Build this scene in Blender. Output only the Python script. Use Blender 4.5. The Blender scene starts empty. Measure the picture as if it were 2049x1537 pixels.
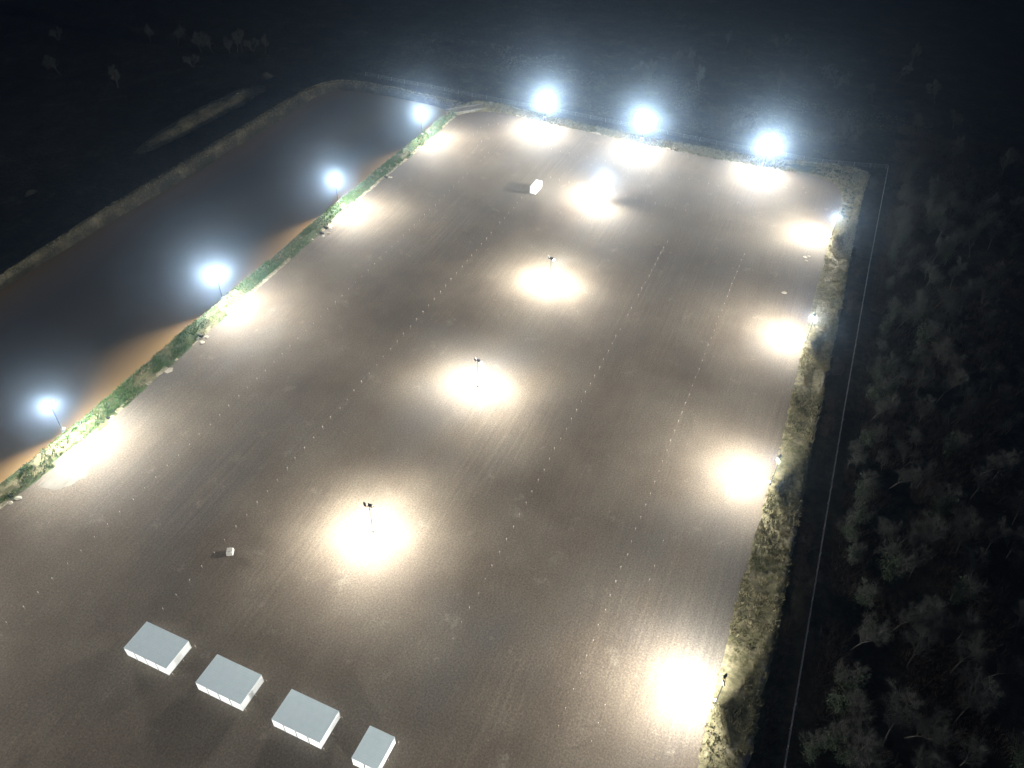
import bpy, bmesh, math, random
import numpy as np
from mathutils import Vector, Matrix, noise

R = math.radians
random.seed(7)
rng = np.random.default_rng(11)
sc = bpy.context.scene
col = sc.collection

# ------------------------------------------------------------------ camera
cam_d = bpy.data.cameras.new("camera")
cam_d.sensor_width = 36.0
cam_d.lens = 27.774
cam_d.clip_start = 0.5
cam_d.clip_end = 4000.0
cam = bpy.data.objects.new("camera", cam_d)
col.objects.link(cam)
rt, up, fw = ((0.99927479, 0.02555105, 0.02823171), (-0.03807737, 0.67054323, 0.74089263), (0.0, 0.74143032, -0.67102986))
cam.matrix_world = Matrix(((rt[0], up[0], -fw[0], 0), (rt[1], up[1], -fw[1], 0), (rt[2], up[2], -fw[2], 138.0), (0, 0, 0, 1)))
sc.camera = cam

# ------------------------------------------------------------------ night sky
w = bpy.data.worlds.new("World")
sc.world = w
w.use_nodes = True
nt = w.node_tree
bg = nt.nodes["Background"]
sky = nt.nodes.new("ShaderNodeTexSky")
sky.sky_type = 'NISHITA'
sky.sun_disc = False
sky.sun_elevation = R(-1.0)
sky.sun_rotation = R(200.0)
tint = nt.nodes.new("ShaderNodeMix")
tint.data_type = 'RGBA'
tint.blend_type = 'MULTIPLY'
tint.inputs[0].default_value = 1.0
tint.inputs[7].default_value = (0.6, 0.9, 1.9, 1)
nt.links.new(sky.outputs[0], tint.inputs[6])
nt.links.new(tint.outputs[2], bg.inputs[0])
bg.inputs[1].default_value = 0.15

sc.view_settings.view_transform = 'Standard'
sc.view_settings.look = 'None'
sc.view_settings.exposure = 0.0
sc.view_settings.gamma = 1.0
sc.view_settings.use_curve_mapping = False
sc.cycles.use_denoising = True
sc.cycles.max_bounces = 5
sc.cycles.diffuse_bounces = 2
sc.cycles.glossy_bounces = 2
sc.cycles.transmission_bounces = 2
sc.cycles.volume_bounces = 1
sc.cycles.use_light_tree = True
sc.cycles.sample_clamp_indirect = 4.0

LAMP = 28000.0         # watts of a floodlight
HAZE = 0.00042

# ------------------------------------------------------------------ site axes: u runs along the lot, v across it
U = Vector((math.cos(R(68.1)), math.sin(R(68.1)), 0))
V = Vector((U.y, -U.x, 0))
ROT = R(68.1)


def W(u, v, z=0.0):
    return Vector((u * U.x + v * V.x, u * U.y + v * V.y, z))


# ------------------------------------------------------------------ helpers
def tag(o, label=None, cat=None, group=None, kind=None):
    if label: o['label'] = label
    if cat: o['category'] = cat
    if group: o['group'] = group
    if kind: o['kind'] = kind
    return o


def empty(name, loc, rz=0.0):
    o = bpy.data.objects.new(name, None)
    o.empty_display_size = 0.3
    o.location = loc
    o.rotation_euler = (0, 0, rz)
    col.objects.link(o)
    return o


def link(name, me, parent=None, loc=None):
    o = bpy.data.objects.new(name, me)
    col.objects.link(o)
    if parent is not None: o.parent = parent
    if loc is not None: o.location = loc
    return o


def mesh_np(name, verts, faces, mats, smooth=False, midx=None):
    me = bpy.data.meshes.new(name)
    me.from_pydata([tuple(map(float, p)) for p in verts], [], [tuple(int(i) for i in f) for f in faces])
    for m in (mats if isinstance(mats, (list, tuple)) else [mats]): me.materials.append(m)
    if midx is not None: me.polygons.foreach_set('material_index', np.asarray(midx, dtype=np.int32))
    if smooth: me.polygons.foreach_set('use_smooth', [True] * len(me.polygons))
    me.update()
    return me


def tris_np(name, v, mats, midx=None):
    """v: (n,3,3) array of triangles."""
    n = len(v)
    me = bpy.data.meshes.new(name)
    me.vertices.add(n * 3)
    me.vertices.foreach_set('co', v.reshape(-1).astype(np.float32))
    me.loops.add(n * 3)
    me.loops.foreach_set('vertex_index', np.arange(n * 3, dtype=np.int32))
    me.polygons.add(n)
    me.polygons.foreach_set('loop_start', np.arange(0, n * 3, 3, dtype=np.int32))
    me.polygons.foreach_set('loop_total', np.full(n, 3, dtype=np.int32))
    for m in (mats if isinstance(mats, (list, tuple)) else [mats]): me.materials.append(m)
    if midx is not None: me.polygons.foreach_set('material_index', np.asarray(midx, dtype=np.int32))
    me.update(calc_edges=True)
    return me


class MB:
    def __init__(self):
        self.v, self.f, self.m = [], [], []

    def add(self, vs, fs, mi=0):
        b = len(self.v)
        self.v += [tuple(p) for p in vs]
        self.f += [tuple(i + b for i in f) for f in fs]
        self.m += [mi] * len(fs)

    def box(self, c, s, mi=0, taper=1.0):
        x, y, z = s[0] / 2, s[1] / 2, s[2] / 2
        vs = []
        for dz, t in ((-z, 1.0), (z, taper)):
            for dx, dy in ((-x, -y), (x, -y), (x, y), (-x, y)):
                vs.append((c[0] + dx * t, c[1] + dy * t, c[2] + dz))
        self.add(vs, [(0, 3, 2, 1), (4, 5, 6, 7), (0, 1, 5, 4), (1, 2, 6, 5), (2, 3, 7, 6), (3, 0, 4, 7)], mi)

    def tube(self, a, b, r0, r1, n=8, mi=0, cap=True):
        a, b = Vector(a), Vector(b)
        d = (b - a)
        if d.length < 1e-6: return
        d.normalize()
        x = d.orthogonal().normalized()
        y = d.cross(x)
        vs = []
        for p, r in ((a, r0), (b, r1)):
            for i in range(n):
                t = 2 * math.pi * i / n
                vs.append(p + x * (r * math.cos(t)) + y * (r * math.sin(t)))
        fs = [(i, (i + 1) % n, n + (i + 1) % n, n + i) for i in range(n)]
        if cap: fs += [tuple(range(n - 1, -1, -1)), tuple(range(n, 2 * n))]
        self.add(vs, fs, mi)

    def mesh(self, name, mats, smooth=False):
        return mesh_np(name, self.v, self.f, mats, smooth, self.m)

    def build(self, name, mats, parent=None, loc=None, smooth=False):
        return link(name, self.mesh(name, mats, smooth), parent, loc)


# ------------------------------------------------------------------ materials
def newmat(name, rough=0.9):
    m = bpy.data.materials.new(name)
    m.use_nodes = True
    b = m.node_tree.nodes["Principled BSDF"]
    b.inputs['Roughness'].default_value = rough
    b.inputs['Specular IOR Level'].default_value = 0.25
    return m, m.node_tree, b


def coords(nt, scale=(1, 1, 1), rot=0.0):
    tc = nt.nodes.new("ShaderNodeTexCoord")
    mp = nt.nodes.new("ShaderNodeMapping")
    mp.vector_type = 'POINT'
    r = nt.nodes.new("ShaderNodeVectorRotate")
    r.rotation_type = 'Z_AXIS'
    r.inputs['Angle'].default_value = -rot
    nt.links.new(tc.outputs['Object'], r.inputs['Vector'])
    nt.links.new(r.outputs[0], mp.inputs[0])
    mp.inputs['Scale'].default_value = scale
    return mp.outputs[0]


def tex(nt, vec, scale, detail=4, rough=0.6):
    n = nt.nodes.new("ShaderNodeTexNoise")
    n.inputs['Scale'].default_value = scale
    n.inputs['Detail'].default_value = detail
    n.inputs['Roughness'].default_value = rough
    nt.links.new(vec, n.inputs['Vector'])
    return n.outputs['Fac']


def ramp(nt, fac, stops):
    r = nt.nodes.new("ShaderNodeValToRGB")
    while len(r.color_ramp.elements) < len(stops): r.color_ramp.elements.new(0.5)
    for e, (p, c) in zip(r.color_ramp.elements, stops):
        e.position = p
        e.color = (*c, 1) if len(c) == 3 else c
    nt.links.new(fac, r.inputs[0])
    return r.outputs[0]


def mix(nt, a, b, fac, mode='MIX'):
    m = nt.nodes.new("ShaderNodeMix")
    m.data_type = 'RGBA'
    m.blend_type = mode
    for k, s in ((6, a), (7, b)):
        if isinstance(s, (tuple, list)): m.inputs[k].default_value = (*s, 1)
        else: nt.links.new(s, m.inputs[k])
    if isinstance(fac, (int, float)): m.inputs[0].default_value = fac
    else: nt.links.new(fac, m.inputs[0])
    return m.outputs[2]


def bump(nt, b, h, strength=0.4, dist=0.05):
    n = nt.nodes.new("ShaderNodeBump")
    n.inputs['Strength'].default_value = strength
    n.inputs['Distance'].default_value = dist
    nt.links.new(h, n.inputs['Height'])
    nt.links.new(n.outputs[0], b.inputs['Normal'])


def simple(name, stops, scale=1.0, rough=0.9, bs=0.0, bd=0.05, detail=5, stretch=(1, 1, 1), rot=0.0, scale2=None):
    m, nt, b = newmat(name, rough)
    vec = coords(nt, stretch, rot)
    f = tex(nt, vec, scale, detail)
    c = ramp(nt, f, stops)
    if scale2:
        g = tex(nt, vec, scale2, 3)
        c = mix(nt, c, ramp(nt, g, [(0.3, (0.45, 0.45, 0.45)), (0.7, (1.25, 1.25, 1.25))]), 1.0, 'MULTIPLY')
    nt.links.new(c, b.inputs['Base Color'])
    if bs: bump(nt, b, tex(nt, vec, (scale2 or scale) * 2, 5), bs, bd)
    return m


def gravel_material():
    m, nt, b = newmat("compacted_gravel", 0.85)
    base = coords(nt, (1, 1, 1), ROT)
    # broad damp and dusty patches
    c = ramp(nt, tex(nt, base, 0.035, 5, 0.6), [(0.32, (0.082, 0.066, 0.051)), (0.5, (0.118, 0.098, 0.076)), (0.68, (0.150, 0.130, 0.102))])
    # cool grey areas
    c = mix(nt, c, (0.104, 0.097, 0.089), ramp(nt, tex(nt, coords(nt, (0.7, 1, 1), ROT), 0.022, 3), [(0.48, (0, 0, 0)), (0.68, (0.8, 0.8, 0.8))]))
    # wheel and grader streaks along the lot, in clusters
    st = ramp(nt, tex(nt, coords(nt, (0.03, 1.1, 1), ROT), 1.0, 3, 0.7), [(0.30, (0.80, 0.80, 0.80)), (0.5, (1, 1, 1)), (0.72, (1.30, 1.28, 1.24))])
    sm = ramp(nt, tex(nt, coords(nt, (0.6, 1, 1), ROT), 0.03, 3), [(0.44, (0.0, 0.0, 0.0)), (0.66, (1, 1, 1))])
    c = mix(nt, c, st, sm, 'MULTIPLY')
    fine = ramp(nt, tex(nt, coords(nt, (0.05, 3.5, 1), R(71)), 1.0, 2), [(0.36, (0.86, 0.86, 0.86)), (0.64, (1.15, 1.15, 1.15))])
    c = mix(nt, c, fine, ramp(nt, tex(nt, base, 0.05, 3), [(0.42, (0.0, 0.0, 0.0)), (0.64, (0.6, 0.6, 0.6))]), 'MULTIPLY')
    # pale dusty spots
    c = mix(nt, c, (0.22, 0.20, 0.165), ramp(nt, tex(nt, base, 0.16, 6, 0.74), [(0.59, (0, 0, 0)), (0.72, (0.6, 0.6, 0.6))]))
    # stone grain
    g = tex(nt, base, 2.6, 3, 0.85)
    c = mix(nt, c, ramp(nt, g, [(0.25, (0.4, 0.4, 0.4)), (0.5, (1, 1, 1)), (0.76, (1.8, 1.8, 1.8))]), 1.0, 'MULTIPLY')
    nt.links.new(c, b.inputs['Base Color'])
    bump(nt, b, g, 0.5, 0.04)
    return m


M_gravel = gravel_material()
M_ground = simple("dead_grass_ground", [(0.3, (0.022, 0.020, 0.013)), (0.55, (0.05, 0.045, 0.028)), (0.75, (0.10, 0.09, 0.06))], 0.10, 0.95, 0.9, 0.5, 8, scale2=0.55)
M_berm = simple("berm_soil", [(0.35, (0.045, 0.085, 0.028)), (0.52, (0.07, 0.10, 0.04)), (0.64, (0.17, 0.16, 0.09)), (0.76, (0.30, 0.27, 0.18))], 0.22, 0.95, 0.8, 0.25, 7, stretch=(0.45, 1, 1), rot=ROT, scale2=1.3)
M_bank = simple("dry_bank_soil", [(0.28, (0.085, 0.083, 0.046)), (0.46, (0.165, 0.153, 0.088)), (0.62, (0.25, 0.228, 0.145)), (0.75, (0.35, 0.325, 0.235))], 0.16, 0.95, 0.9, 0.3, 7, scale2=1.1)
M_ring = simple("pond_bank_soil", [(0.32, (0.026, 0.027, 0.017)), (0.52, (0.06, 0.055, 0.038)), (0.72, (0.17, 0.153, 0.11))], 0.14, 0.95, 0.8, 0.25, 7, scale2=1.1)
M_sand = simple("pale_sand", [(0.3, (0.30, 0.28, 0.22)), (0.7, (0.48, 0.45, 0.37))], 0.7, 0.9, 0.4, 0.05)
M_patch = simple("dusty_silt", [(0.35, (0.12, 0.112, 0.093)), (0.5, (0.165, 0.158, 0.136)), (0.7, (0.20, 0.192, 0.165))], 0.5, 0.9, 0.3, 0.04, stretch=(0.3, 1, 1), rot=ROT)
M_bare = simple("bare_pale_soil", [(0.3, (0.22, 0.195, 0.13)), (0.5, (0.34, 0.31, 0.22)), (0.7, (0.46, 0.43, 0.33))], 0.6, 0.95, 0.8, 0.2, 6, scale2=1.6)
M_grass_dark = simple("dark_green_hollow", [(0.35, (0.022, 0.034, 0.016)), (0.6, (0.05, 0.062, 0.028)), (0.75, (0.12, 0.115, 0.06))], 0.5, 0.95, 0.8, 0.2, 6)
M_grass_green = simple("green_grass", [(0.3, (0.034, 0.090, 0.022)), (0.6, (0.065, 0.135, 0.036)), (0.8, (0.12, 0.17, 0.065))], 0.9, 0.8)
M_grass_straw = simple("straw_grass", [(0.3, (0.16, 0.145, 0.082)), (0.6, (0.25, 0.228, 0.14)), (0.8, (0.35, 0.325, 0.22))], 0.9, 0.85)
M_grass_olive = simple("olive_grass", [(0.3, (0.075, 0.078, 0.036)), (0.7, (0.16, 0.16, 0.08))], 0.9, 0.85)
M_brush = simple("dead_brush_stems", [(0.3, (0.05, 0.038, 0.030)), (0.7, (0.13, 0.10, 0.085))], 0.8, 0.9)
M_concrete = simple("concrete", [(0.3, (0.36, 0.35, 0.32)), (0.7, (0.52, 0.51, 0.48))], 3.0, 0.85, 0.2, 0.02)
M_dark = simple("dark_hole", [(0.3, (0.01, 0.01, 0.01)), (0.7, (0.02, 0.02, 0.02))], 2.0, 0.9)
M_pole = simple("galvanised_steel", [(0.3, (0.035, 0.035, 0.037)), (0.7, (0.06, 0.06, 0.062))], 4.0, 0.55)
M_house = simple("lamp_housing", [(0.3, (0.02, 0.02, 0.022)), (0.7, (0.04, 0.04, 0.042))], 4.0, 0.6)
M_wire = simple("galvanised_wire", [(0.3, (0.30, 0.31, 0.32)), (0.7, (0.44, 0.44, 0.44))], 2.0, 0.5)
M_post = simple("weathered_post", [(0.3, (0.25, 0.24, 0.22)), (0.7, (0.42, 0.40, 0.37))], 3.0, 0.85)
M_white = simple("white_paint", [(0.3, (0.74, 0.78, 0.79)), (0.7, (0.82, 0.85, 0.85))], 1.2, 0.55)
M_roof = simple("grey_white_roof_paint", [(0.3, (0.68, 0.82, 0.86)), (0.7, (0.74, 0.87, 0.90))], 0.9, 0.6)
M_rail = simple("container_frame_paint", [(0.3, (0.6, 0.65, 0.67)), (0.7, (0.72, 0.76, 0.77))], 2.0, 0.6)
M_marker = simple("white_plastic", [(0.3, (0.48, 0.48, 0.46)), (0.7, (0.58, 0.58, 0.55))], 2.0, 0.5)
M_stake = simple("wooden_stake", [(0.3, (0.20, 0.15, 0.10)), (0.7, (0.30, 0.23, 0.16))], 5.0, 0.9)
M_bark = simple("pale_bark", [(0.3, (0.04, 0.04, 0.036)), (0.7, (0.13, 0.13, 0.115))], 2.0, 0.9)
M_twig = simple("grey_twigs", [(0.3, (0.045, 0.048, 0.043)), (0.7, (0.095, 0.100, 0.090))], 0.8, 0.9)
M_ivy = simple("ivy_leaves", [(0.3, (0.022, 0.038, 0.022)), (0.7, (0.062, 0.085, 0.052))], 1.5, 0.6)


def water_material():
    m, nt, b = newmat("muddy_water", 0.12)
    vec = coords(nt, (1, 1, 1), ROT)
    c = ramp(nt, tex(nt, vec, 0.03, 3), [(0.3, (0.36, 0.235, 0.11)), (0.7, (0.41, 0.27, 0.128))])
    nt.links.new(c, b.inputs['Base Color'])
    b.inputs['Specular IOR Level'].default_value = 0.4
    bump(nt, b, tex(nt, vec, 0.9, 3), 0.08, 0.02)
    return m


M_water = water_material()


def lens_material():
    m = bpy.data.materials.new("lit_lamp_lens")
    m.use_nodes = True
    nt = m.node_tree
    nt.nodes.remove(nt.nodes["Principled BSDF"])
    e = nt.nodes.new("ShaderNodeEmission")
    e.inputs[0].default_value = (1.0, 0.955, 0.86, 1)
    e.inputs[1].default_value = 300.0
    nt.links.new(e.outputs[0], nt.nodes["Material Output"].inputs[0])
    return m


M_lens = lens_material()


# ------------------------------------------------------------------ setting
def n2(x, y, s, seed=0.0):
    return noise.noise(Vector((x * s + seed, y * s - seed, seed * 0.37)))


def axis(lo, hi, step, far_lo, far_hi, k=1.35):
    a = list(np.arange(lo, hi + 0.01, step))
    d = step
    while a[-1] < far_hi:
        d *= k; a.append(a[-1] + d)
    d = step
    while a[0] > far_lo:
        d *= k; a.insert(0, a[0] - d)
    return a


def ground_z(u, v):
    if -150 < v < 16 and u < 296: return -1.9
    if -214 < v <= -147 and u < 298: return -4.2
    z = -1.25 + 0.35 * n2(u, v, 0.03, 3.1) + 0.22 * n2(u, v, 0.13, 9.7)
    if -226 < v < -214 and u < 300: z -= 0.5
    if v < -213 and v > -222 or (297 < u < 304 and v < -140): z -= 0.9
    return min(z, -0.95) if -216 < v < 25 and u < 305 else z


def build_ground():
    us = axis(-10, 470, 3.2, -900, 1600)
    vs = axis(-420, 120, 3.2, -1300, 1000)
    verts = [W(u, v, ground_z(u, v)) for u in us for v in vs]
    nv = len(vs)
    faces = [(i * nv + j, (i + 1) * nv + j, (i + 1) * nv + j + 1, i * nv + j + 1) for i in range(len(us) - 1) for j in range(nv - 1)]
    o = link("ground", mesh_np("ground", verts, faces, M_ground, True))
    tag(o, kind='structure')


build_ground()


def outline(pts, step=2.0, amp=0.25, seed=1.0):
    """closed outline through control points, subdivided and roughened."""
    out = []
    n = len(pts)
    for i in range(n):
        a, b = Vector(pts[i]), Vector(pts[(i + 1) % n])
        k = max(1, int((b - a).length / step))
        for j in range(k):
            p = a.lerp(b, j / k)
            out.append((p.x + amp * n2(p.x, p.y, 0.35, seed), p.y + amp * n2(p.x, p.y, 0.35, seed + 5)))
    return out


def sheet(name, pts, z, mat, step=2.0, amp=0.25, seed=1.0):
    from mathutils.geometry import tessellate_polygon
    o = outline(pts, step, amp, seed)
    vs = [W(u, v, z) for u, v in o]
    tr = tessellate_polygon([vs])
    fs = []
    for t in tr:
        a, b, c = (vs[i] for i in t)
        fs.append(t if (b - a).cross(c - a).z > 0 else t[::-1])
    ob = link(name, mesh_np(name, vs, fs, mat))
    return tag(ob, kind='structure')


RIGHT_IN = [(-60, 10.3), (65, 10.2), (100, 9.8), (147, 11), (190, 10.4), (214, 10), (263, 11), (280, 11.2), (287, 10.6), (292, 8.5), (295.5, 4.5), (296.6, -2), (295.6, -10), (294.2, -20), (293.4, -34), (293, -65), (294, -108), (295, -127), (292.5, -135), (288.5, -140.5), (284, -143)]
RIGHT_OUT = [(-60, 18.6), (65, 18.7), (100, 18.9), (147, 18.4), (190, 18.6), (214, 18.6), (250, 18.2), (272, 18.0), (287, 18.3), (300, 18.9), (309.5, 18.7), (310, 9), (308, 0), (304, -12), (301, -30), (298.5, -65), (299.5, -108), (302, -127), (302, -137), (298.5, -144), (291, -148)]
LEFT_IN = [(-60, -141), (57, -141.2), (83, -139.4), (100, -140.4), (122, -141), (159, -141.7), (200, -142.6), (254, -142.4), (275, -143), (284, -143.2)]
LEFT_OUT = [(-60, -147.4), (57, -147.6), (83, -146.6), (100, -147), (122, -148), (159, -148), (200, -148.2), (254, -148.4), (275, -148), (286, -147.4)]
RING_IN = [(-60, -207.3), (115, -207.9), (160, -207.4), (200, -205.4), (262, -205.0), (274, -205.6), (282, -204.2), (287.5, -200.5), (290, -194), (291, -180), (291, -160), (289, -152), (286, -147.4)]
RING_IN = [(u * 1.014 if u > 270 else u, v * 1.022 if v < -200 else v) for u, v in RING_IN]
RING_OUT = [(-60, -213.5), (120, -213.3), (162, -216), (212, -216), (262, -215.3), (278, -214.6), (288, -211.5), (294.6, -205), (297, -195), (297.6, -180), (297, -163), (297.5, -153), (298.5, -146.5)]


def lot():
    inner = RIGHT_IN
    pts = [(-60, -141)] + LEFT_IN[1:] + RIGHT_IN[::-1]
    # the lot runs a little under its banks
    return sheet("gravel_lot", [(p[0] + (1.2 if p[0] > 285 else 0), p[1] + (1.2 if p[1] > 9 else -1.2 if p[1] < -138 else 0)) for p in pts], 0.0, M_gravel, 4.0, 0.0)


lot()
sheet("pond_water", [(-60, -146.5), (57, -146.5), (200, -147), (286, -146.5), (288, -148)] + [(u + 1.5, v - 1.5 if v < -203 else v) for u, v in RING_IN[::-1]], -3.2, M_water, 6.0, 0.0)


class Strip:
    def __init__(self, inner, outer, prof, bumps, seed, taper=0.0):
        self.tp = taper
        self.i, self.o, self.p, self.b, self.s = inner, outer, prof, bumps, seed
        d = [0.0]
        for k in range(1, len(inner)):
            d.append(d[-1] + 0.5 * (math.dist(inner[k], inner[k - 1]) + math.dist(outer[k], outer[k - 1])))
        self.d, self.L = d, d[-1]

    def at(self, s, t):
        k = 1
        while k < len(self.d) - 1 and self.d[k] < s: k += 1
        f = (s - self.d[k - 1]) / max(1e-6, self.d[k] - self.d[k - 1])
        iu = self.i[k - 1][0] * (1 - f) + self.i[k][0] * f; iv = self.i[k - 1][1] * (1 - f) + self.i[k][1] * f
        ou = self.o[k - 1][0] * (1 - f) + self.o[k][0] * f; ov = self.o[k - 1][1] * (1 - f) + self.o[k][1] * f
        e = 0.05 * n2(s, t * 3, 0.25, self.s) + 0.05 * n2(s, t, 0.9, self.s + 2)
        tt = t + e * (1.0 if t in (0.0, 1.0) else 0.6)
        u = iu + (ou - iu) * tt; v = iv + (ov - iv) * tt
        z = float(np.interp(t, [a for a, _ in self.p], [b for _, b in self.p]))
        q = math.sin(math.pi * min(1, max(0, t)))
        z += self.b * q * (0.6 * n2(u, v, 0.16, self.s) + 0.55 * n2(u, v, 0.5, self.s + 3) + 0.4 * n2(u, v, 1.1, self.s + 7))
        if self.tp:
            k = min(1.0, s / self.tp, (self.L - s) / self.tp)
            k = max(0.0, k) * (0.75 + 0.5 * n2(s, 0, 0.12, self.s))
            z = -1.5 + (z + 1.5) * max(0.0, min(1.2, k))
        return u, v, z

    def build(self, name, mat, step=0.9, nt=14, pick=None):
        n = int(self.L / step)
        vs = []
        for i in range(n + 1):
            for j in range(nt + 1):
                vs.append(W(*self.at(self.L * i / n, j / nt)))
        fs = []
        for i in range(n):
            for j in range(nt):
                a = i * (nt + 1) + j
                f = (a, a + 1, a + nt + 2, a + nt + 1)
                fs.append(f)
        mi = None
        if pick:
            mi = []
            for i in range(n):
                for j in range(nt):
                    s_, t_ = self.L * (i + 0.5) / n, (j + 0.5) / nt
                    u, v, z = self.at(s_, t_)
                    mi.append(pick(u, v, t_))
        p = [vs[k] for k in fs[len(fs) // 3]]
        if (p[1] - p[0]).cross(p[2] - p[0]).z < 0: fs = [f[::-1] for f in fs]
        return tag(link(name, mesh_np(name, vs, fs, mat, True, mi)), kind='structure')


S_right = Strip(RIGHT_IN, RIGHT_OUT, [(0, -0.03), (0.08, 0.12), (0.3, 0.05), (0.55, 0.05), (0.82, 0.75), (0.93, 0.7), (1, -1.5)], 0.55, 2.0)
S_left = Strip(LEFT_IN, LEFT_OUT, [(0, -0.03), (0.15, 0.3), (0.45, 1.2), (0.72, 1.5), (0.86, 0.5), (1, -3.4)], 0.35, 4.0)
S_ring = Strip(RING_IN, RING_OUT, [(0, -3.6), (0.25, -0.6), (0.5, 0.45), (0.8, 0.25), (1, -1.8)], 0.35, 6.0)
def bank_pick(u, v, t):
    k = n2(u, v, 0.11, 21) + 0.6 * n2(u, v, 0.45, 22)
    if u > 262 and v > -12 and 0.12 < t < 0.62 and k > -0.35: return 2
    if t > 0.8 and k > 0.02 and v > -8: return 1
    if 200 < u < 262 and v > 0 and 0.2 < t < 0.6 and k > 0.0: return 1
    if v < -20 and t < 0.35 and k > 0.12: return 1
    return 0


def berm_pick(u, v, t):
    k = n2(u, v, 0.09, 31) + 0.6 * n2(u, v, 0.4, 32)
    if t < 0.14 and k > -0.2: return 1
    if k > 0.52: return 1
    return 0


S_right.build("dry_bank", [M_bank, M_bare, M_grass_dark], 0.5, 22, bank_pick)
S_left.build("grassy_berm", [M_berm, M_bare], 0.5, 18, berm_pick)
S_ring.build("pond_bank", M_ring, 1.2, 10)
S_mound = Strip([(196, -232), (215, -231.5), (235, -229.8), (258, -227.7), (272, -229)], [(200, -240), (216, -243), (247, -244.5), (269, -242), (279, -236)], [(0, -1.6), (0.3, 0.6), (0.6, 1.3), (1, -1.6)], 0.8, 8.0, 22.0)
S_mound.build("mound", M_bank, 1.2, 10)
for k, (a, b, z) in enumerate((((281, -236), (289, -244), 0.9), ((159, -246), (165, -250), 0.8))):
    Strip([(a[0], a[1]), (b[0], a[1])], [(a[0], b[1]), (b[0], b[1])], [(0, -1.6), (0.5, z), (1, -1.6)], 0.7, 11.0 + k, 3.0).build("mound", M_ring, 0.8, 8)
sheet("sand_patch", [(66.6, -138.9), (70.6, -139.1), (73.9, -136.2), (74.6, -133.0), (72, -131.8), (69.5, -132.6), (66.4, -133.4), (65.6, -136.4)], 0.008, M_patch, 0.5, 1.6, 3.0)
sheet("sand_patch", [(107.3, -140.6), (109.2, -140.4), (109.7, -139.4), (108.6, -138.6), (107.2, -139.3)], 0.008, M_sand, 0.4, 0.5, 5.0)


# ------------------------------------------------------------------ grass, as ground cover
def blades(points, hmin, hmax, wd, nb, spread, lean=0.5):
    P = np.asarray(points, dtype=float)
    n = len(P)
    P = np.repeat(P, nb, axis=0)
    m = len(P)
    a = rng.uniform(0, 2 * math.pi, m)
    r = spread * np.sqrt(rng.uniform(0, 1, m))
    base = P.copy()
    base[:, 0] += r * np.cos(a); base[:, 1] += r * np.sin(a); base[:, 2] -= 0.05
    h = rng.uniform(hmin, hmax, m)
    l = h * lean * rng.uniform(0.2, 1.0, m)
    b = rng.uniform(0, 2 * math.pi, m)
    tip = base.copy()
    tip[:, 0] += l * np.cos(a) ; tip[:, 1] += l * np.sin(a); tip[:, 2] += h
    wv = np.stack([np.cos(b) * wd, np.sin(b) * wd, np.zeros(m)], 1)
    return np.stack([base - wv, base + wv, tip], 1)


def cover(name, groups, mats):
    tri, mi = [], []
    for k, t in enumerate(groups):
        if len(t):
            tri.append(t); mi.append(np.full(len(t), k, dtype=np.int32))
    o = link(name, tris_np(name, np.concatenate(tri), mats, np.concatenate(mi)))
    return tag(o, kind='stuff')


def strip_points(S, n, t0, t1, keep=None, smin=0.0):
    out = []
    for _ in range(n):
        s, t = random.uniform(smin, S.L), random.uniform(t0, t1)
        u, v, z = S.at(s, t)
        if u < 15 or (keep and not keep(u, v, t)): continue
        out.append(W(u, v, z))
    return out


tag(cover("berm_grass", [
    blades(strip_points(S_left, 9000, 0.12, 0.97, lambda u, v, t: n2(u, v, 0.05, 1.7) + 0.6 * n2(u, v, 0.3, 4) > -0.12), 0.25, 0.75, 0.09, 5, 0.35),
    blades(strip_points(S_left, 3200, 0.05, 0.97, lambda u, v, t: n2(u, v, 0.05, 1.7) + 0.5 * n2(u, v, 0.2, 9) < 0.15), 0.2, 0.6, 0.08, 5, 0.35)],
    [M_grass_green, M_grass_straw]), "green grass with straw patches growing on the berm between lot and pond", "grass")
tag(cover("bank_grass", [
    blades(strip_points(S_right, 12000, 0.03, 0.97, lambda u, v, t: n2(u, v, 0.07, 5.5) + 0.7 * n2(u, v, 0.4, 2) > -0.1), 0.35, 1.15, 0.11, 5, 0.3, 0.7),
    blades(strip_points(S_right, 8000, 0.03, 0.97, lambda u, v, t: n2(u, v, 0.09, 7.5) + 0.6 * n2(u, v, 0.4, 6) > -0.05), 0.3, 0.95, 0.11, 5, 0.3, 0.7)],
    [M_grass_straw, M_grass_olive]), "dry straw and olive grass growing along the bank on the right and far edge of the lot", "grass")
tag(cover("pond_bank_grass", [blades(strip_points(S_ring, 5500, 0.15, 0.97), 0.2, 0.6, 0.09, 3, 0.3), blades(strip_points(S_mound, 900, 0.1, 0.9), 0.2, 0.5, 0.09, 3, 0.3)], [M_grass_straw, M_grass_straw]),
    "pale dry grass on the dark far bank of the pond", "grass")
pts = []
for _ in range(9000):
    u, v = random.uniform(301, 372), random.uniform(-205, 40)
    if n2(u, v, 0.05, 2.2) + 0.5 * n2(u, v, 0.2, 8) < -0.05: continue
    pts.append(W(u, v, ground_z(u, v)))
tag(cover("field_grass", [blades(pts, 0.2, 0.7, 0.12, 3, 0.5, 0.8)], [M_grass_olive]), "rough dark grass of the field beyond the far row of lights", "grass")
pts, pts2 = [], []
for _ in range(2600):
    u, v = random.uniform(15, 308), random.gauss(20.6, 0.8)
    if v < 19.2 or n2(u, v, 0.12, 3) < -0.15: continue
    pts.append(W(u, v, ground_z(u, v)))
for _ in range(20000):
    u = random.uniform(15, 360); v = 27 + abs(random.gauss(0, 30))
    if n2(u, v, 0.09, 6) < -0.1: continue
    pts2.append(W(u, v, ground_z(u, v)))
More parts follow.
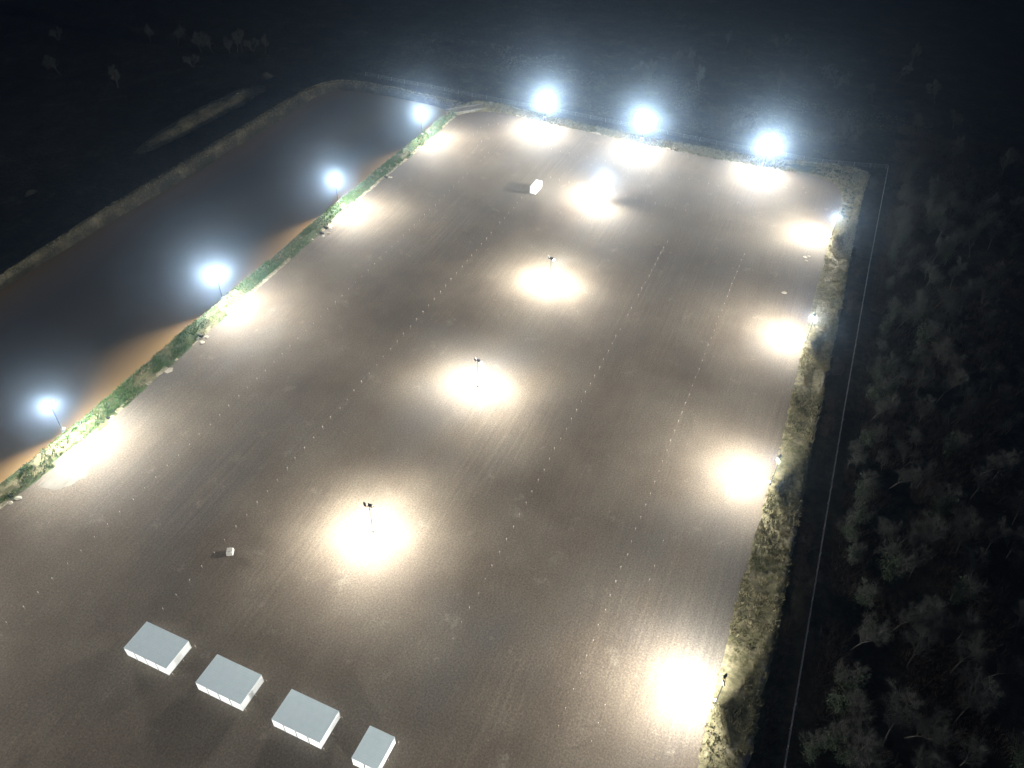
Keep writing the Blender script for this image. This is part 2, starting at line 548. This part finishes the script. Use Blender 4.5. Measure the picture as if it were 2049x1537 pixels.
tag(cover("ditch_brush", [blades(pts, 0.6, 1.9, 0.035, 11, 0.5, 0.8)], [M_brush]), "low dead brush along the dark ditch below the right bank", "brush")
tag(cover("woodland_brush", [blades(pts2, 0.6, 2.6, 0.035, 8, 0.9, 0.8)], [M_brush]), "tangled dead undergrowth on the dark woodland floor", "brush")


# ------------------------------------------------------------------ floodlight masts
def head_meshes():
    h = MB()
    h.box((0, 0, 0.05), (0.92, 0.70, 0.16), 0, 0.92)
    for i in range(7): h.box((-0.36 + 0.12 * i, 0, 0.165), (0.025, 0.58, 0.07))
    # frame lip round the lens
    for s in (-1, 1):
        h.box((s * 0.4475, 0, -0.05), (0.025, 0.70, 0.04)); h.box((0, s * 0.3375, -0.05), (0.87, 0.025, 0.04))
    l = MB()
    l.add([(-0.43, -0.32, -0.036), (0.43, -0.32, -0.036), (0.43, 0.32, -0.036), (-0.43, 0.32, -0.036)], [(3, 2, 1, 0)])
    return h.mesh("floodlight", M_house), l.mesh("lens", M_lens)


ME_head, ME_lens = head_meshes()
HZ = 9.0
BEAM = {}


def beam(spread, power):
    if (spread, power) not in BEAM:
        d = bpy.data.lights.new("floodlight_beam", 'AREA')
        d.shape = 'RECTANGLE'
        d.size, d.size_y = 0.85, 0.63
        d.energy = LAMP * power
        d.spread = R(spread)
        d.color = (1.0, 0.955, 0.86)
        BEAM[(spread, power)] = d
    return BEAM[(spread, power)]




def pole_mesh():
    m = MB()
    m.tube((0, 0, 0.0), (0, 0, HZ - 0.1), 0.10, 0.075, 10)
    m.tube((0, 0, 0), (0, 0, 0.06), 0.22, 0.22, 10)
    return m.mesh("pole", M_pole, False)


def block_mesh(s, h):
    m = MB()
    m.box((0, 0, h * 0.42), (s, s, h * 0.84))
    m.box((0, 0, h * 0.92), (s, s, h * 0.16), 0, 0.86)
    for a in (-1, 1): m.box((a * s * 0.25, 0, h + 0.03), (0.05, s * 0.25, 0.06))
    return m.mesh("base_block", M_concrete)


ME_pole = pole_mesh()
ME_blk_s, ME_blk_l = block_mesh(0.7, 0.6), block_mesh(1.2, 1.4)


def mast(u, v, aims, label, tilt=74.0, big=False, z=0.0, power=1.0, spread=142.0):
    t = tag(empty("floodlight_mast", W(u, v, z)), label, "floodlight mast", "floodlight masts round and inside the lot")
    link("pole", ME_pole, t)
    link("base_block", ME_blk_l if big else ME_blk_s, t, (0.0, 0.75 if big else 0.5, 0))
    mid = Vector((0, 0, 0))
    dirs = []
    for a in aims:
        d = U * math.cos(R(a)) + V * math.sin(R(a))      # azimuth measured from u towards v
        dirs.append(d); mid += d
    mid = mid.normalized() if mid.length > 0.2 else dirs[0].orthogonal().normalized()
    side = Vector((-mid.y, mid.x, 0))
    ar = 0.98 if len(dirs) == 3 else 0.62
    c = MB()
    c.tube(-side * (ar + 0.13) + Vector((0, 0, HZ - 0.35)), side * (ar + 0.13) + Vector((0, 0, HZ - 0.35)), 0.05, 0.05, 8)
    for d in dirs:
        s = ar if d.dot(side) >= 0 else -ar
        c.tube(side * s + Vector((0, 0, HZ - 0.35)), side * s + Vector((0, 0, HZ - 0.02)) + d * 0.1, 0.04, 0.04, 6)
    c.build("crossarm", M_pole, t)
    used = []
    for d in dirs:
        s = ar if d.dot(side) >= 0 else -ar
        if s in used: s = -s
        if s in used: s = 0.0
        used.append(s)
        n = d * math.sin(R(tilt)) - Vector((0, 0, math.cos(R(tilt))))
        h = link("floodlight", ME_head, t)
        h.rotation_mode = 'QUATERNION'
        h.rotation_quaternion = n.to_track_quat('-Z', 'Y')
        h.location = side * s + Vector((0, 0, HZ)) + d * 0.18
        link("lens", ME_lens, h)
        lo = link("floodlight_beam", beam(spread, power), h)
        lo.location = (0, 0, -0.05)
    return t


Lz = 1.2
mast(79.7, -146, (63, 120), "floodlight mast on the grassy berm nearest the camera", z=Lz, tilt=62.0, spread=170.0, power=0.85)
mast(138, -146, (63, 128), "second floodlight mast on the grassy berm counted from the camera", z=Lz, tilt=74.0, spread=170.0, power=0.95)
mast(199.2, -146.4, (63, 120), "third floodlight mast on the grassy berm, where the pale drain stones lie", z=Lz, tilt=67.0, spread=170.0, power=0.85)
mast(258.7, -146, (63, 122), "floodlight mast on the grassy berm farthest from the camera, near the pond corner", z=Lz, tilt=71.0, spread=170.0, power=0.85)
mast(20, -146, (63, 120), "floodlight mast on the grassy berm at the near end, outside the picture", z=Lz, tilt=68.0, spread=170.0, power=0.5)
b = (180 - 27, 180 + 27)
mast(295.6, -108.8, b, "floodlight mast with white base block at the far edge, leftmost of that row", big=True, tilt=73.0, spread=150.0, power=0.85)
mast(295.2, -67.1, b, "floodlight mast with white base block in the middle of the far edge", big=True, tilt=73.0, spread=150.0, power=0.85)
mast(295.4, -18.9, b, "floodlight mast with white base block at far edge, nearest dark woodland corner", big=True, tilt=73.0, spread=150.0, power=0.85)
c = (-90 - 27, -90 + 27)
mast(77.8, 10.7, c, "floodlight mast on the dry right bank nearest the camera, seen from behind", tilt=72.0, spread=168.0, power=0.8)
mast(135, 10.9, c, "second floodlight mast on the dry right bank counted from the camera", tilt=72.0, spread=168.0, power=0.8)
mast(192.6, 11.0, c, "third floodlight mast on the dry right bank counted from the camera", tilt=72.0, spread=168.0, power=0.8)
mast(252.9, 10.9, c, "floodlight mast on the dry right bank farthest from the camera, lamp face showing", tilt=72.0, spread=168.0, power=0.8)
mast(18, 10.8, c, "floodlight mast on the dry right bank at the near end, outside the picture", tilt=68.0)
mast(85.3, -65, (130, -130, 0), "floodlight mast standing inside the lot nearest the white containers", 59.0, spread=162.0, power=0.6)
mast(136.6, -64.4, (114, -116, 0), "second floodlight mast inside the lot counted from the containers", 57.0, spread=160.0, power=0.58)
mast(188, -64.6, (114, -116, 0), "third floodlight mast inside the lot, behind the middle of the gravel", 57.0, spread=160.0, power=0.58)
mast(243.2, -66.2, (172, -100, -40), "floodlight mast inside the lot shining at camera beside lone container", 62.0, spread=160.0, power=0.62)
for v in (-112, -65, -20):
    mast(-40, v, (27, -27), "floodlight mast on near edge of lot, behind the container row", tilt=74.0, power=0.8)


# ------------------------------------------------------------------ shipping containers
CL, CW, CH = 6.06, 2.438, 2.5


def container_meshes():
    # local x along the length, y across; origin at the base centre
    body = MB()
    def corr(p0, p1, nrm, n, zlo, zhi, depth=0.036):
        p0, p1, nrm = Vector(p0), Vector(p1), Vector(nrm)
        prof = []
        for i in range(n):
            for f, d in ((0.0, 0), (0.3, 0), (0.5, 1), (0.8, 1)):
                prof.append(((i + f) / n, -depth * d))
        prof.append((1.0, 0))
        vs = []
        for f, d in prof:
            p = p0.lerp(p1, f) + nrm * d
            vs += [(p.x, p.y, zlo), (p.x, p.y, zhi)]
        body.add(vs, [(2 * i, 2 * i + 2, 2 * i + 3, 2 * i + 1) for i in range(len(prof) - 1)])
    x, y = CL / 2 - 0.06, CW / 2 - 0.135
    corr((-x, -y, 0), (x, -y, 0), (0, -1, 0), 21, 0.15, CH - 0.09)
    corr((x, y, 0), (-x, y, 0), (0, 1, 0), 21, 0.15, CH - 0.09)
    corr((-x, y, 0), (-x, -y, 0), (-1, 0, 0), 9, 0.15, CH - 0.09)
    corr((x, -y, 0), (x, y, 0), (1, 0, 0), 9, 0.15, CH - 0.09)
    body.box((0, 0, 0.13), (CL - 0.16, CW - 0.37, 0.06))
    fr = MB()
    for sx in (-1, 1):
        for sy in (-1, 1):
            fr.box((sx * (CL / 2 - 0.06), sy * (CW / 2 - 0.155), CH / 2), (0.12, 0.12, CH - 0.24))
            for z in (0.06, CH - 0.06): fr.box((sx * (CL / 2 - 0.085), sy * (CW / 2 - 0.165), z), (0.17, 0.16, 0.118))
        fr.box((sx * (CL / 2 - 0.05), 0, CH - 0.06), (0.08, CW - 0.5, 0.09)); fr.box((sx * (CL / 2 - 0.05), 0, 0.08), (0.08, CW - 0.5, 0.13))
    for sy in (-1, 1):
        fr.box((0, sy * (CW / 2 - 0.135), CH - 0.06), (CL - 0.35, 0.06, 0.09)); fr.box((0, sy * (CW / 2 - 0.135), 0.08), (CL - 0.35, 0.06, 0.14))
    rf = MB()
    n = 14
    xs = []
    for i in range(n):
        for f, d in ((0.0, 0), (0.55, 0), (0.7, 1), (0.85, 1)): xs.append((-CL / 2 + 0.02 + (CL - 0.04) * (i + f) / n, d))
    xs.append((CL / 2 - 0.02, 0))
    vs = []
    for px, d in xs: vs += [(px, -CW / 2 - 0.012, CH - 0.004 - 0.014 * d + 0.018), (px, CW / 2 + 0.012, CH - 0.004 - 0.014 * d + 0.018)]
    rf.add(vs, [(2 * i, 2 * i + 2, 2 * i + 3, 2 * i + 1) for i in range(len(xs) - 1)])
    return body.mesh("body", M_white), fr.mesh("frame", M_rail), rf.mesh("roof", M_roof)


ME_cb, ME_cf, ME_cr = container_meshes()


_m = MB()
_m.box((-CL / 2 + 0.045, -(CW / 2 + 0.0175), CH / 2 - 0.01), (0.05, 0.215, CH - 0.06))  # black strip stands in for the shade in the gap between neighbouring containers
ME_gap_shade = _m.mesh("gap_shade_strip", M_dark)


def container(u, v, label, group=None, rz=0.0, z=0.0, gap_shade=False):
    t = tag(empty("shipping_container", W(u, v, 0.01 + z), ROT + rz), label, "shipping container", group)
    link("body", ME_cb, t); link("frame", ME_cf, t); link("roof", ME_cr, t)
    if gap_shade: link("gap_shade_strip", ME_gap_shade, t)


blk = ((-91.9, 4, "leftmost"), (-75.55, 4, "second"), (-59.3, 4, "third"), (-43.25, 2, "rightmost, cut off by the picture edge"))
pos4 = ("outermost on the left", "second from the left", "third from the left", "outermost on the right")
for v0, n, nm in blk:
    for k in range(n):
        p = pos4[k] if n == 4 else pos4[0 if k == 0 else 3]
        bl = {"leftmost": "leftmost block of four", "second": "second block of four from the left", "third": "third block of four from the left"}.get(nm, "partly cropped short block on the right")
        container(45.12 + random.uniform(-0.012, 0.012), v0 + CW / 2 + k * (CW + 0.035), "white shipping container, %s in the %s" % (p, bl), "white containers in the row of blocks", gap_shade=k < n - 1)
container(239.9, -90.1, "lone white shipping container casting a long shadow near the far end of the lot")


# ------------------------------------------------------------------ marker posts
def marker_mesh():
    m = MB()
    m.tube((0, 0, -0.1), (0, 0, 0.62), 0.025, 0.025, 6, 1)
    m.tube((0, 0, 0.70), (0, 0, 1.05), 0.045, 0.045, 8, 0)
    m.tube((0, 0, 1.05), (0, 0, 1.08), 0.045, 0.03, 8, 0)
    return m.mesh("marker_post", [M_marker, M_stake])


ME_mark = marker_mesh()


def ordn(n):
    return "%d%s" % (n, "th" if 10 < n % 100 < 14 else {1: "st", 2: "nd", 3: "rd"}.get(n % 10, "th"))


def marker(u, v, label, group, tilt=True):
    o = link("marker_post", ME_mark, None, W(u, v, 0))
    o.rotation_euler = (random.gauss(0, 0.05), random.gauss(0, 0.05), random.uniform(0, 6))
    s = random.uniform(0.9, 1.12)
    o.scale = (s, s, s)
    tag(o, label, "marker post", group)


def row(u0, u1, v, name, skip=()):
    n = round((u1 - u0) / 3.64)
    for k in range(n + 1):
        if k in skip: continue
        marker(u0 + (u1 - u0) * k / n + random.gauss(0, 0.08), v + random.gauss(0, 0.08), "white marker post, %s from near end of %s" % (ordn(k + 1), name), "white marker posts, " + name)


row(37.7, 239.0, -116.8, "row nearest the grassy berm")
row(52.1, 230.9, -91.9, "row ending at lone container", (43,))
row(69.7, 225.6, -38.1, "row right of middle masts", (30, 33))
row(62.1, 229.0, -13.7, "long row by right bank")
for k in range(20):
    marker(271.2, -99.8 + 68.6 * k / 19, "white marker post, %s from left in crosswise row by far masts" % ordn(k + 1), "white marker posts, far crosswise row")
for k in range(15):
    marker(249.6 - 0.1 * k, -88.3 + 50.7 * k / 14, "white marker post, %s from left in crosswise row right of lone container" % ordn(k + 1), "white marker posts, nearer crosswise row")
for k, (u, v) in enumerate([(250.1, -116.8), (253.8, -116.9), (257.4, -116.8), (261.3, -123.2), (265.1, -123.2), (269.0, -128.7), (272.6, -128.7), (276.3, -128.8), (280.1, -127.1), (282.6, -124.0), (283.8, -120.5), (283.2, -115.1), (283.2, -111.5)]):
    marker(u, v, "white marker post, %s along curved line at far left corner" % ordn(k + 1), "white marker posts, far left curve")
for k, (u, v) in enumerate([(277.6, -24.4), (277.5, -20.6), (283.5, -2.6), (280.1, -1.3)]):
    marker(u, v, "white marker post, %s from left near far right corner of lot" % ordn(k + 1), "white marker posts, far right corner")
for k, (u, v) in enumerate([(62.0, -7.6), (65.5, -7.5), (69.1, -7.5), (98.0, -7.5), (101.6, -7.4), (108.7, -7.5)]):
    marker(u, v, "white marker post, %s from near end of sparse row beside dry bank" % ordn(k + 1), "white marker posts, sparse right row")
for (us, v, nm) in (((48.3, 45.2, 42.3), -81.2, "leftmost"), ((48.2, 45.1, 42.2), -65.1, "second"), ((48.0, 44.9, 42.1), -48.9, "third"), ((48.2, 44.9), -37.9, "short rightmost")):
    for u, p in zip(us, ("far", "middle", "near")):
        marker(u, v, "white marker post beside the %s corner of the %s container block" % (p, nm) if p != "middle" else "white marker post halfway along side of the %s container block" % nm, "white marker posts beside the containers")


# ------------------------------------------------------------------ loose things on the lot
t = tag(empty("concrete_block", W(68.5, -89.2, 0), ROT + 0.5), "pale square concrete block lying alone beside a row of marker posts", "concrete block")
m = MB()
m.box((0, 0, 0.42), (1.55, 1.35, 0.8), 0, 0.9); m.box((0, 0, 0.87), (1.42, 1.24, 0.1), 0, 0.93)
m.build("block", M_concrete, t)
m = MB()
for s in (-0.35, 0.35):
    m.tube((s, -0.12, 0.92), (s, -0.12, 1.03), 0.02, 0.02, 6); m.tube((s, 0.12, 0.92), (s, 0.12, 1.03), 0.02, 0.02, 6); m.tube((s, -0.12, 1.03), (s, 0.12, 1.03), 0.02, 0.02, 6)
m.build("lifting_eye", M_pole, t)


def stone_mesh(seed, sx, sy, sz):
    bm = bmesh.new()
    bmesh.ops.create_icosphere(bm, subdivisions=2, radius=1)
    for vtx in bm.verts:
        k = 1 + 0.35 * noise.noise(vtx.co * 1.3 + Vector((seed, 0, 0)))
        vtx.co = Vector((vtx.co.x * sx * k, vtx.co.y * sy * k, vtx.co.z * sz * k))
    me = bpy.data.meshes.new("stone"); bm.to_mesh(me); bm.free()
    me.materials.append(M_sand)
    return me


def drain(u, v, s, label):
    t = tag(empty("drain_outlet", W(u, v, 0), ROT), label, "drain outlet", "stone drain outlets along the grassy berm")
    m = MB()
    m.tube((0, 1.3 * s, 0.30), (0, 0.1, 0.30), 0.32 * s, 0.32 * s, 12, 0, False); m.tube((0, 1.2 * s, 0.30), (0, 0.1, 0.30), 0.26 * s, 0.26 * s, 12, 0, False)
    m.add([(0.31 * s * math.cos(k * math.pi / 6), 0.3, 0.3 + 0.31 * s * math.sin(k * math.pi / 6)) for k in range(12)], [tuple(range(12))])
    m.build("pipe", M_dark, t)
    for k in range(2):
        o = link("stone", stone_mesh(u + k, 0.75 * s * random.uniform(0.6, 1.1), 0.6 * s * random.uniform(0.6, 1.1), 0.32 * s), t)
        o.location = (random.uniform(-1.6, 1.6) * s, -random.uniform(0.0, 1.3) * s + 0.2, 0.05)
        o.rotation_euler = (0, 0, random.uniform(0, 6))


drain(185.4, -141.7, 1.2, "pale stone drain outlet, upper of the pair beside the third berm mast")
drain(181.9, -141.0, 1.1, "pale stone drain outlet, lower of the pair below the third berm mast")
drain(122.9, -141.0, 1.2, "pale stone drain outlet at the berm edge below the second berm mast")
drain(224.2, -141.8, 0.9, "small drain outlet at the berm edge in front of the farthest berm mast")
drain(88.1, -140.2, 1.0, "drain outlet with dark pipe beside the nearest berm mast")
drain(60.6, -141.3, 1.0, "dark drain pipe at the berm edge by the left border of the picture")

for k, (u, v, s) in enumerate([(237.5, 4.5, 0.7), (238.6, 5.6, 0.5), (235.6, 5.2, 0.6), (214.5, 1.6, 0.8)]):
    o = link("stone", stone_mesh(30 + k, s, s * 0.8, 0.18), None, W(u, v, 0.03))
    tag(o, ["pale flat stone, biggest of three lying near the right bank", "pale flat stone, nearest the bank of the group of three", "pale flat stone, nearest the camera of the group of three", "single pale flat stone lying between two right bank masts"][k], "stone", "pale stones near the right bank")

# concrete spillway at the pond corner
t = tag(empty("spillway", W(0, 0, 0)), "pale concrete spillway channel at the far corner of the pond", "spillway")
m = MB()
q = [(285.6, -149.2), (297.6, -138.6), (294.4, -135.6), (282.6, -146.2)]
top = [W(u, v, z) for (u, v), z in zip(q, (0.75, 0.55, 0.55, 0.75))]
bot = [p - Vector((0, 0, 2.2)) for p in top]
m.add(top + bot, [(3, 2, 1, 0), (0, 1, 5, 4), (1, 2, 6, 5), (2, 3, 7, 6), (3, 0, 4, 7)])
m.build("channel_slab", M_patch, t)
for i, j in ((0, 1), (3, 2)):
    m = MB()
    a_, b_ = top[i], top[j]
    d = (b_ - a_).normalized(); sd = Vector((-d.y, d.x, 0)) * 0.15
    m.add([a_ - sd, b_ - sd, b_ + sd, a_ + sd] + [p + Vector((0, 0, 0.28)) for p in (a_ - sd, b_ - sd, b_ + sd, a_ + sd)], [(4, 5, 6, 7), (0, 1, 5, 4), (1, 2, 6, 5), (2, 3, 7, 6), (3, 0, 4, 7)])
    m.build("kerb", M_patch, t)


# ------------------------------------------------------------------ wire fences
def fence(pts, label, gap, hgt=1.5, dense=0.45):
    t = tag(empty("wire_fence", W(pts[0][0], pts[0][1], -1.2)), label, "wire fence")
    inv = Vector(t.location)
    mesh = MB()
    pm = MB()
    pm.tube((0, 0, -0.3), (0, 0, hgt + 0.15), 0.07, 0.06, 6)
    pme = pm.mesh("post", M_post)
    for (a0, a1) in zip(pts[:-1], pts[1:]):
        L = math.dist(a0, a1)
        n = max(1, round(L / gap))
        prev = None
        for k in range(n + 1):
            f = k / n
            u, v = a0[0] + (a1[0] - a0[0]) * f, a0[1] + (a1[1] - a0[1]) * f
            p = W(u, v, -1.2 + 0.12 * n2(u, v, 0.1, 3)) - inv
            if k < n or a1 == pts[-1]:
                o = link("post", pme, t, p)
                o.rotation_euler = (random.gauss(0, 0.03), random.gauss(0, 0.03), 0)
            if prev is not None:
                for z in np.linspace(0.08, hgt, 7):
                    mesh.tube(prev + Vector((0, 0, z)), p + Vector((0, 0, z)), 0.011, 0.011, 3, 0, False)
                mesh.tube(prev + Vector((0, 0, hgt)), p + Vector((0, 0, hgt)), 0.022, 0.022, 4, 0, False)
                m_ = int((p - prev).length / dense)
                for i in range(1, m_):
                    q_ = prev.lerp(p, i / m_)
                    mesh.tube(q_ + Vector((0, 0, 0.05)), q_ + Vector((0, 0, hgt)), 0.009, 0.009, 3, 0, False)
            prev = p
    mesh.build("wire_mesh", M_wire, t)


fence([(20, 24.1), (71.5, 24.2), (168.6, 24.0), (242, 24.2), (318.3, 25.0)], "long straight wire fence between the dry bank and the dark woodland", 4.0)
fence([(318.3, 24.4), (311.4, 1.1), (309, -40), (309, -100), (307.2, -147.4), (306.4, -200.7)], "wire fence with thin posts along the far field edge behind the pond and lot", 6.6, 1.5, 1.5)


# ------------------------------------------------------------------ trees
def tree_meshes(seed, h, lean=0.15, spread=0.75, nb=6, ivy=False, twig=0.018, multi=1):
    rd = random.Random(seed)
    trunk, crown = MB(), MB()
    tips = []

    def limb(p, d, L, r, depth):
        segs = 4 if depth == 0 else 3
        q = p
        pts = [p]
        for i in range(segs):
            d = (d + Vector((rd.gauss(0, 0.13), rd.gauss(0, 0.13), rd.gauss(0.04, 0.06)))).normalized()
            n = q + d * (L / segs)
            r1 = r * (1 - 0.6 * (i + 1) / segs)
            r0 = r * (1 - 0.6 * i / segs)
            (trunk if depth < 2 else crown).tube(q, n, max(twig * 0.8, r0), max(twig * 0.6, r1), 6 if depth == 0 else 4 if depth == 1 else 3, 0, False)
            q = n
            pts.append(q)
        if depth >= 2:
            for _ in range(9 if depth == 3 else 9):
                b0 = pts[rd.randrange(1, len(pts))]
                td = (d + Vector((rd.gauss(0, 0.75), rd.gauss(0, 0.75), rd.gauss(0.15, 0.5)))).normalized() * rd.uniform(0.4, 1.1) * (h / 9)
                sd = td.cross(Vector((rd.gauss(0, 1), rd.gauss(0, 1), rd.gauss(0, 1)))).normalized() * twig * 0.6
                crown.add([b0 - sd, b0 + sd, b0 + td], [(0, 1, 2)])
        if depth >= 3:
            tips.append(q)
            return
        k = nb + (2 if depth == 0 else 0) - (1 if depth == 2 else 0)
        for j in range(k):
            f = (0.38 if depth == 0 else 0.25) + (0.62 if depth == 0 else 0.75) * (j + rd.random()) / k
            fi = f * segs
            i = min(segs - 1, int(fi))
            b0 = pts[i].lerp(pts[i + 1], fi - i)
            ax = Vector((rd.gauss(0, 1), rd.gauss(0, 1), rd.gauss(0, 0.5)))
            sd = d.cross(ax)
            if sd.length < 1e-3: continue
            sd.normalize()
            nd = (d * (1 - spread * 0.45) + sd * spread + Vector((0, 0, 0.22))).normalized()
            limb(b0, nd, L * rd.uniform(0.42, 0.62) * (1 - 0.25 * f), max(twig, r * 0.42), depth + 1)

    for k in range(multi):
        off = Vector((rd.gauss(0, 0.4), rd.gauss(0, 0.4), -0.3)) if multi > 1 else Vector((0, 0, -0.3))
        limb(off, Vector((rd.gauss(0, lean), rd.gauss(0, lean), 1)).normalized(), h * 0.72 * rd.uniform(0.8, 1.1), h * 0.010 + 0.02, 0)
    iv = None
    if ivy:
        c = []
        for _ in range(46):
            q = tips[rd.randrange(len(tips))]
            f = rd.uniform(0.25, 0.85)
            base = Vector((q.x * f * 0.8, q.y * f * 0.8, q.z * f))
            for _ in range(26):
                c.append(base + Vector((rd.gauss(0, 0.45), rd.gauss(0, 0.45), rd.gauss(0, 0.5))))
        P = np.array([tuple(x) for x in c])
        lr = np.random.default_rng(seed)
        A, B = lr.normal(0, 0.11, P.shape), lr.normal(0, 0.11, P.shape)
        iv = tris_np("ivy", np.stack([P - A, P + A, P + B * 1.5], 1), M_ivy)
    return trunk.mesh("trunk", M_bark), crown.mesh("crown", M_twig), iv


KINDS = {
    'spread': tree_meshes(1, 9.5, 0.12, 0.85, 7),
    'slim': tree_meshes(2, 10.5, 0.08, 0.55, 7),
    'multi': tree_meshes(3, 7.5, 0.32, 0.7, 5, multi=3),
    'lean': tree_meshes(4, 8.5, 0.35, 0.7, 6),
    'ivy': tree_meshes(5, 9.0, 0.12, 0.75, 5, ivy=True),
    'ivy2': tree_meshes(6, 7.0, 0.25, 0.8, 5, ivy=True, multi=2),
}
DESC = {'spread': "bare wide-crowned tree", 'slim': "slim bare pale-stemmed tree", 'multi': "bare tree with several stems", 'lean': "leaning bare tree", 'ivy': "bare tree thick with dark ivy", 'ivy2': "low ivy-covered tree"}


def tree(u, v, kind, label, group, s=1.0):
    t = tag(empty("bare_tree", W(u, v, ground_z(u, v)), random.uniform(0, 6.28)), label, "tree", group)
    t.scale = (s * random.uniform(0.92, 1.08), s * random.uniform(0.92, 1.08), s)
    tr, cr, iv = KINDS[kind]
    link("trunk", tr, t); link("crown", cr, t)
    if iv: link("ivy", iv, t)


def far_ref(u):
    return "woodland nearest camera" if u < 106 else "level with second right mast" if u < 164 else "level with third right mast" if u < 222 else "level with farthest right mast" if u < 275 else "beyond far right corner"


right = [(314.7, 33.3), (289.4, 33.9), (324.2, 36.0), (290.4, 47.7), (295.2, 65.4), (198.4, 31.7), (190.8, 33.5), (211.5, 44.3), (206.2, 39.9), (167.7, 30.3), (157.5, 29.6), (158.5, 55.0), (159.6, 59.1), (141.4, 29.9), (212.0, 49.5), (194.1, 41.9), (150.5, 28.9), (147.0, 36.7), (149.4, 41.8), (132.0, 35.4), (130.1, 38.5), (127.2, 42.3), (119.5, 36.5), (137.5, 50.3), (126.2, 53.9), (135.5, 57.1), (107.2, 39.4), (100.0, 32.5), (111.6, 47.4), (100.7, 42.9), (91.1, 31.4), (90.3, 34.2), (85.8, 36.0), (81.1, 29.6), (83.8, 39.9), (86.2, 43.1), (92.8, 51.4), (104.5, 56.7), (77.8, 30.4), (75.0, 28.2), (76.4, 33.2), (80.5, 44.0), (78.3, 38.1), (263.8, 30.8), (239.2, 33.8), (216.0, 33.0), (242.7, 41.1),
         (178, 34), (183, 46), (171, 42), (226, 38), (229, 52), (252, 36), (255, 47), (275, 33), (279, 44), (302, 42), (308, 54), (301, 31), (164, 48), (118, 61), (112, 33), (96, 63), (147, 63), (178, 62), (196, 66), (222, 68), (248, 63), (271, 60), (122, 31), (336, 48), (330, 66), (175, 30), (184, 31), (206, 31), (232, 30.5), (248, 31)]
for _ in range(400):
    if len(right) >= 150: break
    p = (random.uniform(70, 300), 29.5 + abs(random.gauss(0, 17)))
    if p[1] < 75 and all(math.dist(p, q) > 4.2 for q in right): right.append(p)
right.sort(key=lambda p: (p[0] // 57, p[1]))
cnt = {}
for (u, v) in right:
    edge = v < 36
    k = random.choice(['ivy', 'ivy2', 'multi', 'lean', 'ivy', 'spread'] if edge else ['spread', 'slim', 'spread', 'lean', 'multi', 'ivy'])
    key = (k, far_ref(u))
    cnt[key] = cnt.get(key, 0) + 1
    tree(u, v, k, "%s, %s from fence, %s" % (DESC[k], ordn(cnt[key]), key[1]), "bare trees in the woodland right of the fence", random.uniform(0.75, 1.1) if edge else random.uniform(0.85, 1.25))

for k, (u, v) in enumerate([(322.3, -40.5), (323.5, -39.2), (324.1, -36.9), (325.5, -35.2), (325.4, -33.0), (325.6, -29.7), (325.6, -27.6)]):
    tree(u, v, 'slim', "slim bare tree, %s from left in row behind far right mast" % ordn(k + 1), "row of slim trees behind the far right mast", random.uniform(0.75, 0.95))
for k, (u, v) in enumerate([(330.1, -2.3), (332.3, 0.0), (337.2, 3.4), (338.8, 6.6), (332.7, 8.8), (338.8, 10.7)]):
    tree(u, v, ('multi', 'lean', 'spread')[k % 3], "bare tree, %s from left in clump beyond the far right corner" % ordn(k + 1), "clump of bare trees beyond the far right corner", random.uniform(0.8, 1.0))
for k, (u, v) in enumerate([(376.8, -76.0), (388.0, -68.2), (360.5, -58.9), (355.2, -84.8), (357.0, -83.3), (356.5, -82.0), (358.3, -80.4), (403.9, -46.5), (412.6, -18.6), (401.2, -9.5), (372.6, -25.1), (392.6, -2.8), (357.8, 34.7), (416.8, 23.2), (441.4, 27.6), (371, 48), (395, 40), (384, 14), (420, -60), (430, -35)]):
    tree(u, v, ('spread', 'lean', 'slim', 'multi')[k % 4], "%s in dark field beyond fence, %s of its scatter" % (DESC[('spread', 'lean', 'slim', 'multi')[k % 4]], ordn(k + 1)), "scattered bare trees in the dark far field", random.uniform(0.9, 1.3))
for k, (u, v) in enumerate([(296.4, -284.8), (299.0, -279.9), (302.4, -273.6), (304.2, -270.1), (305.3, -268.0), (307.6, -263.7), (308.1, -257.1), (296.4, -299.1), (279.1, -275.4), (245.8, -287.8), (245.8, -320.8), (276.9, -354.4), (294.0, -313.7)]):
    tree(u, v, ('slim', 'spread', 'multi')[k % 3], "%s in dark upper left beyond pond, %s of its line" % (DESC[('slim', 'spread', 'multi')[k % 3]], ordn(k + 1)), "bare trees beyond the pond", random.uniform(0.8, 1.1))

# ------------------------------------------------------------------ night haze over the whole site
hm = bpy.data.materials.new("night_haze")
hm.use_nodes = True
nt = hm.node_tree
nt.nodes.remove(nt.nodes["Principled BSDF"])
pv = nt.nodes.new("ShaderNodeVolumePrincipled")
pv.inputs['Color'].default_value = (0.47, 0.69, 1.0, 1)
pv.inputs['Density'].default_value = HAZE
pv.inputs['Anisotropy'].default_value = 0.95
nt.links.new(pv.outputs[0], nt.nodes["Material Output"].inputs['Volume'])
m = MB()
m.box((0, 0, 0), (3600, 3600, 190))
hz = m.build("haze", hm, None, (300, 300, 75.0))
tag(hz, kind='stuff')
